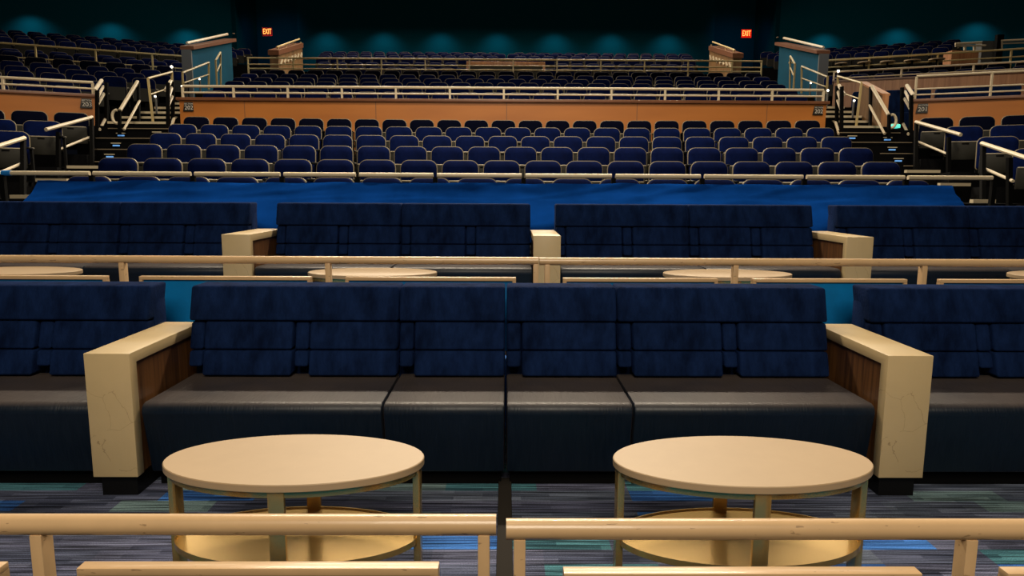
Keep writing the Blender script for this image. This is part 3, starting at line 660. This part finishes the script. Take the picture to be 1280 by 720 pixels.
# aisle handrails (left measured, right mirrored)
def mir(p, sx): return Vector((p.x * (1 if sx < 0 else -1), p.y, p.z))
for sx, sd in ((-1, 'left'), (1, 'right')):
    q = lambda a, b_, Y: mir(P(a, b_, Y + (.25 + (Y - 12) * .04 if Y > 12.6 else .1)), sx)
    g = 'aisle handrails'
    thin_rail('railing', 'square tan guard rail in the %s stair near tan wall' % sd, [(q(185, 98, 13.9), q(215, 90, 14.9)), (q(188, 118, 13.9), q(215, 109, 14.9))], [(q(185, 98, 13.9), q(191.5, 154, 13.9)), (q(215, 90, 14.9), q(215, 109, 14.9))], m='yellow_rail', r=.022, pr=.035)
    thin_rail('railing', 'square tan guard rail beside teal wall, %s, larger lower one' % sd, [(q(228, 91, 16), q(261, 78, 17.4)), (q(230, 103.5, 16), q(261, 93, 17.4))], [(q(228, 91, 16), q(229, 112, 16)), (q(261, 78, 17.4), q(261, 112, 17.4))], m='yellow_rail', r=.024, pr=.035)
    thin_rail('railing', 'narrow tall guard rail against the %s teal wall' % sd, [(q(269.5, 75.5, 18), q(275.5, 65.5, 18.8)), (q(271, 90, 18), q(275.5, 80, 18.8))], [(q(269.5, 76, 18), q(271.5, 110, 18)), (q(275.5, 66, 18.8), q(276, 108, 18.8))], m='yellow_rail', r=.024, pr=.035)
    # centre handrail with loop
    t = thin_rail('railing', 'bright stair handrail ending in a loop, middle of %s stair' % sd, [(q(150, 138, 13.3), q(172, 102, 14.2)), (q(155, 162, 13.2), q(174.5, 126, 14.1))], [(q(173, 103, 14.2), q(173.5, 168, 13.9)), (q(149.5, 138, 13.3), q(149.5, 168, 13.3))], m='pale_rail', mp='black', r=.034, pr=.05, group=g)
    s = MB(); c = q(146, 146, 13.3); o0 = t.location; pr_ = None
    for k in range(11):
        a0 = R(80 + 200 * k / 10); pt = Vector((c.x + sx * -.0 + (-sx) * -.0 + .085 * math.cos(a0) * (1 if sx < 0 else -1), c.y, c.z + .125 * math.sin(a0))) - o0
        if pr_ is not None: s.tube(pr_, pt, .026, 'pale_rail', 8)
        pr_ = pt
    s.build('handrail_loop', t)
    for nm, xs, lab in (('a', 0, 'black post guard with pale slats at end of %s side tan wall' % sd), ('b', 1, 'black post guard with pale slats beside centre tan wall, %s end' % sd)):
        if xs == 0:
            bars = [((118.5, 113), (127, 100.5)), ((122, 122), (129, 108)), ((122.5, 130), (130, 117)), ((124.5, 162), (131.5, 149))]; ps = ((121.5, 113, 170, 13.35), (133, 103, 165, 14.0)); Ya, Yb = 13.35, 14.0
        else:
            bars = [((207, 113), (213.5, 101.5)), ((210, 125), (215, 109)), ((210.5, 132), (215.5, 120)), ((213, 163), (217.5, 148))]; ps = ((210, 103, 166, 13.5), (216, 102, 160, 13.9)); Ya, Yb = 13.5, 13.9
        bb_ = [(q(a[0], a[1], Ya), q(c_[0], c_[1], Yb)) for a, c_ in bars]
        o0 = bb_[0][0]; t = empty('railing', o0, lab, 'railing', g)
        for k, (a, c_) in enumerate(bb_):
            s = MB(); s.tube(a - o0, c_ - o0, .035 if k == 0 else .028, 'pale_rail', 8); s.build('handrail' if k == 0 else 'slat', t)
        for a, y0, y1, Y in ps:
            s = MB(); s.bar(q(a, y0, Y) - o0, q(a, y1, Y) - o0, .06, .05, 'black'); s.build('post', t)
    # lower side block handrails
    thin_rail('railing', 'pale sloping handrail beside the %s block, upper one on black posts' % sd, [(q(57.5, 162, 11.2), q(115, 146.5, 12.5)), (q(72, 187.5, 11.4), q(114.5, 170.5, 12.5))], [(q(114.5, 147, 12.5), q(115.5, 218, 12.0)), (q(73, 165, 11.4), q(73, 228, 11.4))], mp='black', r=.03, pr=.055, group=g)
    thin_rail('railing', 'pale sloping handrail beside the %s block, lower one at photo edge' % sd, [(q(-30, 191.5, 8.8), q(30.5, 172.5, 9.9)), (q(-10, 220, 8.9), q(29, 203.5, 9.9))], [(q(29, 175, 9.9), q(29, 250, 9.5)), (q(-5, 190, 9), q(-5, 260, 9))], mp='black', r=.03, pr=.055, group=g)
    # bright little lamps
    for k, (a, b_, Y, lab) in enumerate(((214.5, 83.5, 17.5, 'above the stair'), (249.3, 98.7, 17.2, 'by the guard rail'), (227.5, 108, 14.3, 'at the wall rail end'), (194, 120.5, 14.6, 'low on stair rail'))):
        p = q(a, b_, Y); s = MB(); t2 = bmesh.new(); bmesh.ops.create_icosphere(t2, subdivisions=2, radius=.022 if k != 0 else .032); s.merge(t2, 'lamp', Matrix.Translation(p), True)
        s.bar(p + Vector((0, .02, 0)), p + Vector((0, .02, -.35)), .03, .03, 'grey_panel')
        tag(s.build('marker_lamp', off=p), 'small bright white lamp on a short post %s, %s side' % (lab, sd), 'lamp', 'small white aisle lamps')

# small box post lights at the far left, black box details under the tarp rail
# ------------------------------------------------------------------ teal vomitory walls with wood cap and rail
for sx, sd in ((-1, 'left'), (1, 'right')):
    X0, X1 = sx * 8.56, sx * 8.80; ya, yb = 19.72, 22.6; za, zb = 5.20, 6.04
    def seg(x0, x1, d0, d1, m, yA=ya, yB=yb):
        s = MB(); xa, xb = sorted((x0, x1)); s.prism([(yA, za + d0), (yB, zb + d0), (yB, zb + d1), (yA, za + d1)], 'x', xa, xb, m); return s
    s = MB(); xa, xb = sorted((X0, X1)); s.prism([(ya, 3.9), (yb, 3.9), (yb, zb), (ya, za)], 'x', xa, xb, 'teal_wall')
    w = struct(s, 'wall_teal_' + sd, 'teal side wall of the %s stair passage with sloping top' % sd)
    seg(X0 - sx * .08, X1 + sx * .05, 0, .09, 'cap_wood', ya - .05, yb + .2).build('cap', w)
    s = MB(); s.box(*sorted((X0 - sx * .005, X1 + sx * .02)), ya - .06, ya, 3.9, za, 'grey_panel'); s.build('end_panel', w)
    xm = (X0 + X1) / 2
    thin_rail('railing', 'low tan rail along the sloping cap of the %s teal wall' % sd, [((xm, ya, za + .18), (xm, yb, zb + .18))], [((xm, ya + .1 + .55 * k, za + .1 + .1 + .16 * k), (xm, ya + .1 + .55 * k, za + .18 + .16 * k)) for k in range(7)], m='pale_rail', r=.035)
    # inner warm wood wall
    X0, X1 = sx * 7.52, sx * 7.80; ya, yb = 23.85, 26.7; za, zb = 5.82, 6.62
    s = MB(); xa, xb = sorted((X0, X1)); s.prism([(ya, 4.4), (yb, 4.4), (yb, zb), (ya, za)], 'x', xa, xb, 'warm_wood')
    w = struct(s, 'wall_wood_' + sd, 'short warm wood passage wall with slanted pale bars, %s side' % sd)
    s = MB(); s.prism([(ya - .05, za), (yb, zb), (yb, zb + .16), (ya - .05, za + .16)], 'x', xa - .04, xb + .04, 'cap_wood'); s.build('cap', w)
    for k in range(7):  # row of pale slanted bars just under the cap
        y = ya + .2 + .39 * k; z = za - .12 + .278 * (y - ya)
        s = MB(); xx = X0 - sx * .03; s.bar((xx, y - .06, z - .20), (xx, y + .11, z - .01), .04, .055, 'pale_rail'); s.build('bracket', w)
    thin_rail('railing', 'short tan rail above the %s wood passage wall' % sd, [((X0 + sx * .1, ya + .2, za + .30), (X0 + sx * .1, yb, zb + .30))], [((X0 + sx * .1, ya + .3 + .9 * k, za + .16 + .25 * k), (X0 + sx * .1, ya + .3 + .9 * k, za + .30 + .245 * k)) for k in range(4)], m='yellow_rail', r=.03)
    l = spot('recess_wash', (sx * 10.3, 31, 9.5), (sx * 10.5, 34.3, 6.5), 60, (.3, .6, 1), 100, 1, .3)
    # exit sign
    px = 334.5 if sx < 0 else 932.5; py = 40 if sx < 0 else 42.3
    p = P(px, py, 34.15); t = empty('exit_sign', p, 'glowing red EXIT sign high on the dark wall, %s side' % sd, 'exit sign', 'exit signs')
    s = MB(); s.box(-.25, .25, -.05, .05, -.20, .20, 'exit_red', bev=.01); s.build('housing', t)
    a = text_mesh('EXIT', .27, 'exit_letter', .01); a.parent = t; a.location = (0, -.065, 0); a.scale = (.72, 1, 1.3)
    s = MB(); s.box(-.02, .02, .05, .12, -.05, .05, 'black'); s.build('bracket', t)

# ------------------------------------------------------------------ right block lounge
s = MB(); mtR = Matrix.Translation((8.0, 13.99, 0)) @ Matrix.Rotation(-A, 4, 'Z')
s.box(-1.35, 8, 3.5, 3.7, 2.8, 4.16, 'panel_wood'); w = s.build('wall_panelled'); w.matrix_world = mtR; w['kind'] = 'structure'; w['label'] = 'ribbed reddish wood wall behind the right lounge sofas'; w['category'] = 'building'
s = MB(); s.box(-1.38, 8, 3.45, 3.75, 4.16, 4.20, 'cap_wood'); s.build('cap', w)
for k in range(5):
    x, y = wz(1, -.2 + 1.65 * k, 1.9); t = empty('sofa', (x, y, 2.75), 'dark navy lounge sofa behind the right wall, %s from the stair' % ORD[k + 1], 'sofa', 'lounge sofas behind the right tan wall', -A)
    s = MB(); s.box(-.78, .78, -.45, .3, .08, .43, 'velvet', bev=.03); s.build('seat_cushion', t)
    s = MB(); s.box(-.78, .78, .1, .38, .43, .98, 'velvet', bev=.05); s.build('backrest', t)
    s = MB(); s.box(-.74, .74, -.4, .3, 0.001, .08, 'black'); s.build('base', t)
for k, tt in enumerate((1.0, 3.0)):
    x, y = wz(1, tt, .75); t = table(x, y, 2.75, 'tan oval lounge table behind the right wall railing, %s from the stair' % ORD[k + 1]); t['group'] = 'lounge tables behind the right tan wall'; t.rotation_euler.z = -A
# wood stair side wall
s = MB(); s.prism([(14.25, 2.7), (15.2, 2.7), (15.2, 3.76), (14.25, 3.38)], 'x', 7.52, 7.64, 'warm_wood'); w = struct(s, 'wall_stair', 'sloping wood side wall of the right stair')
s = MB(); s.prism([(14.23, 3.38), (15.2, 3.76), (15.2, 3.80), (14.23, 3.42)], 'x', 7.50, 7.66, 'panel_wood'); s.build('cap', w)
s = MB(); s.box(7.52, 7.64, 14.23, 14.25, 2.7, 3.38, 'panel_wood'); s.build('end_panel', w)
p = P(1119, 157.5, 13.9); s = MB(); s.box(p.x - .08, p.x + .08, 13.85, 14.0, p.z - .04, p.z + .03, 'green_glow', bev=.01); s.box(p.x - .05, p.x + .05, 13.87, 13.98, p.z + .035, p.z + .05, 'nosing')
tag(s.build('floor_light', off=p), 'glowing blue-green light box at foot of the right stair', 'light')

# upper right odds: boxes and rails beyond the railing, teal wall at the frame edge
def pbox(x0, y0, x1, y1, Y, d, m):
    a = P(x0, y0, Y); c = P(x1, y1, Y); s = MB(); s.box(min(a.x, c.x), max(a.x, c.x), Y, Y + d, min(a.z, c.z), max(a.z, c.z), m); return s
s = pbox(1190, 63, 1222, 82, 21.3, .4, 'panel_wood'); tag(s.build('counter', off=P(1206, 82, 21.4)), 'small wood counter behind the upper right railing', 'counter')
s = pbox(1228, 51, 1247, 80, 22.1, .3, 'grey_panel'); tag(s.build('partition', off=P(1237, 80, 22.2)), 'grey beige partition beside a black column, upper right', 'partition')
s = pbox(1247.5, 43, 1251.5, 84, 21.6, .12, 'black'); tag(s.build('column', off=P(1249, 84, 21.6)), 'thin black column near the upper right photo edge', 'column')
s = pbox(1252, 62, 1330, 84, 22.2, .2, 'teal_wall'); struct(s, 'wall_teal_edge', 'teal passage wall at the upper right edge')
thin_rail('railing', 'short pale crossed rails above the upper right wood counter', [(P(1194, 55, 21.1), P(1227, 53, 21.1)), (P(1194, 57.5, 21.1), P(1232, 57, 21.1))], [(P(1206, 57, 21.1), P(1206, 63, 21.1)), (P(1218, 57, 21.1), P(1218, 63, 21.1))], m='pale_rail', r=.035)
thin_rail('railing', 'double pale rail right of the thin black column', [(P(1251, 51, 21.6), P(1330, 47.5, 21.3)), (P(1251, 54.5, 21.6), P(1330, 52, 21.3))], [(P(1252, 51, 21.6), P(1252, 62, 21.6))], m='pale_rail', r=.03)
for k, (xa, ya, xb) in enumerate(((1045, 78.8, 1058), (1073, 77.5, 1088), (1101, 76.5, 1118), (1131, 75, 1150), (1162, 73.5, 1180))):
    a = P(xa, ya, 20.9 - k * .3); c = P(xb, ya - .6, 20.9 - k * .3); t = empty('oval_table', ((a.x + c.x) / 2, a.y, a.z - .5), 'far tan oval table behind upper right railing, %s from the left' % ORD[k + 1], 'table', 'far tables behind the upper right railing')
    s = MB(); s.loops([oval((c.x - a.x) / 2, .2, 24, .47), oval((c.x - a.x) / 2, .2, 24, .5)], 'table'); s.build('table_top', t)
    s = MB(); s.tube((0, 0, 0), (0, 0, .47), .025, 'black', 8); s.build('leg', t)

# sound counter in the upper centre
t = empty('counter', (-.02, 21.95, 4.41), 'long wooden counter with dark front behind upper centre railing', 'counter')
s = MB(); s.box(-1.2, 1.2, 0, .5, .80, .93, 'panel_wood', bev=.01); s.build('counter_top', t)
for a in (-1.2, 1.13):
    s = MB(); s.box(a, a + .07, 0, .5, 0.001, .80, 'panel_wood'); s.build('side_panel', t)
s = MB(); s.box(-1.13, 1.13, .04, .1, 0.001, .80, 'seat_plastic'); s.build('front_panel', t)
for k, cx in enumerate((-1.75, -.60, .55, 1.75)):
    t = empty('round_table', (cx, 21.6, 4.41), 'small tan round table behind upper centre railing, %s from the left' % ORD[k + 1], 'table', 'small tables at the upper centre railing')
    s = MB(); s.loops([oval(.26, .15, 24, .60), oval(.26, .15, 24, .63)], 'table'); s.build('table_top', t)
    s = MB(); s.tube((0, 0, 0.001), (0, 0, .6), .03, 'brass', 8); s.build('leg', t)

# ------------------------------------------------------------------ outer walls and ceiling
def wallseg(s, p, q, z0, z1, m, th=.2):
    p = Vector((*p, 0)); q = Vector((*q, 0)); d = (q - p).normalized(); n = Vector((-d.y, d.x, 0)) * th
    s.prism([tuple((p)[:2]), tuple(q[:2]), tuple((q + n)[:2]), tuple((p + n)[:2])], 'z', z0, z1, m)
s = MB()
for sx in (-1, 1):
    pts = [(sx * 9.05, 32.2), (sx * 9.05, 34.3), (sx * 11.9, 34.3), (sx * 11.9, 31.5), (sx * 26, 25.5)]
    for a, c in zip(pts, pts[1:]): wallseg(s, a, c, 3.5, 13, 'back_wall') if sx < 0 else wallseg(s, c, a, 3.5, 13, 'back_wall')
wallseg(s, (9.05, 32.2), (-9.05, 32.2), 3.5, 13, 'back_wall', -.2)
struct(s, 'wall_back', 'dark blue rear wall with teal pools of light')
s = MB(); s.box(-26, 26, -6, 35, 13, 13.2, 'black'); struct(s, 'ceiling', 'black ceiling')

# ------------------------------------------------------------------ lights
WARM = (1, .86, .66)
area('key_front', (0, -3.5, 6.6), (0, 4.5, .6), 3.5, 560, WARM)
area('key_top', (0, 1.2, 7.5), (0, 3.2, 0), 3.5, 50, WARM, 1.2)
area('rim_back', (0, 10.2, 8.6), (0, 4, .5), 9, 1350, WARM, .35)
spot('house_center', (0, 2, 11.5), (0, 13.6, 2.8), 3000, WARM, 58, 1, .6)
spot('house_left', (-3, 3, 11.5), (-9.5, 13.6, 2.8), 2100, WARM, 50, 1, .6)
spot('house_right', (3, 3, 11.5), (9.5, 13.6, 2.8), 2100, WARM, 50, 1, .6)
area('upper_rim', (0, 29.3, 12.4), (0, 24, 8.4), 16, 1900, WARM, .6)
area('upper_rim', (0, 25, 11.5), (0, 17, 4), 16, 700, WARM, 1.5)
area('upper_rim', (-14, 23, 11.5), (-11, 16, 4), 8, 250, WARM, 1.5)
area('upper_rim', (14, 23, 11.5), (11, 16, 4), 8, 250, WARM, 1.5)
spot('stair_light', (-7.3, 12.5, 9), (-7.4, 14.2, 3), 350, WARM, 45, 1, .2)
spot('stair_light', (7.3, 12.5, 9), (7.4, 14.2, 3), 350, WARM, 45, 1, .2)
for sx in (-1, 1):
    spot('teal_wash', (sx * 6.5, 17.5, 8.5), (sx * 8.6, 20.6, 4.9), 330, (.9, .95, 1), 60, 1, .3)
    spot('wood_wash', (sx * 5.5, 22, 9.5), (sx * 7.6, 24.5, 5.6), 300, WARM, 45, 1, .2)
TEAL = (.55, .95, 1)
for k in range(8):
    x = -7.6 + 2.56 * k - 1.35 + 1.35 * 0
    x = (420 + 71 * k - 12 - 632) / 870 * 30.9
    if abs(x) < 8.9: spot('wall_wash', (x, 31.35, 8.4), (x, 32.2, 7.0), 38, TEAL, 120, 1, .08)
for sx in (-1, 1):
    for k in range(5):
        x0, y0 = wz(sx, -1.2 + 2.75 * k, 16.0, 7.5); spot('wall_wash', (x0 + sx * .05, y0 + .0, 8.1), (x0 + sx * .3, y0 + .85, 6.8), 36, TEAL, 120, 1, .08)

w = bpy.data.worlds.new('world'); SC.world = w; w.use_nodes = True
w.node_tree.nodes['Background'].inputs[0].default_value = (.35, .4, .6, 1); w.node_tree.nodes['Background'].inputs[1].default_value = .006
SC.view_settings.view_transform = 'Standard'; SC.view_settings.look = 'None'; SC.view_settings.exposure = 0
try: SC.cycles.use_denoising = True
except Exception: pass
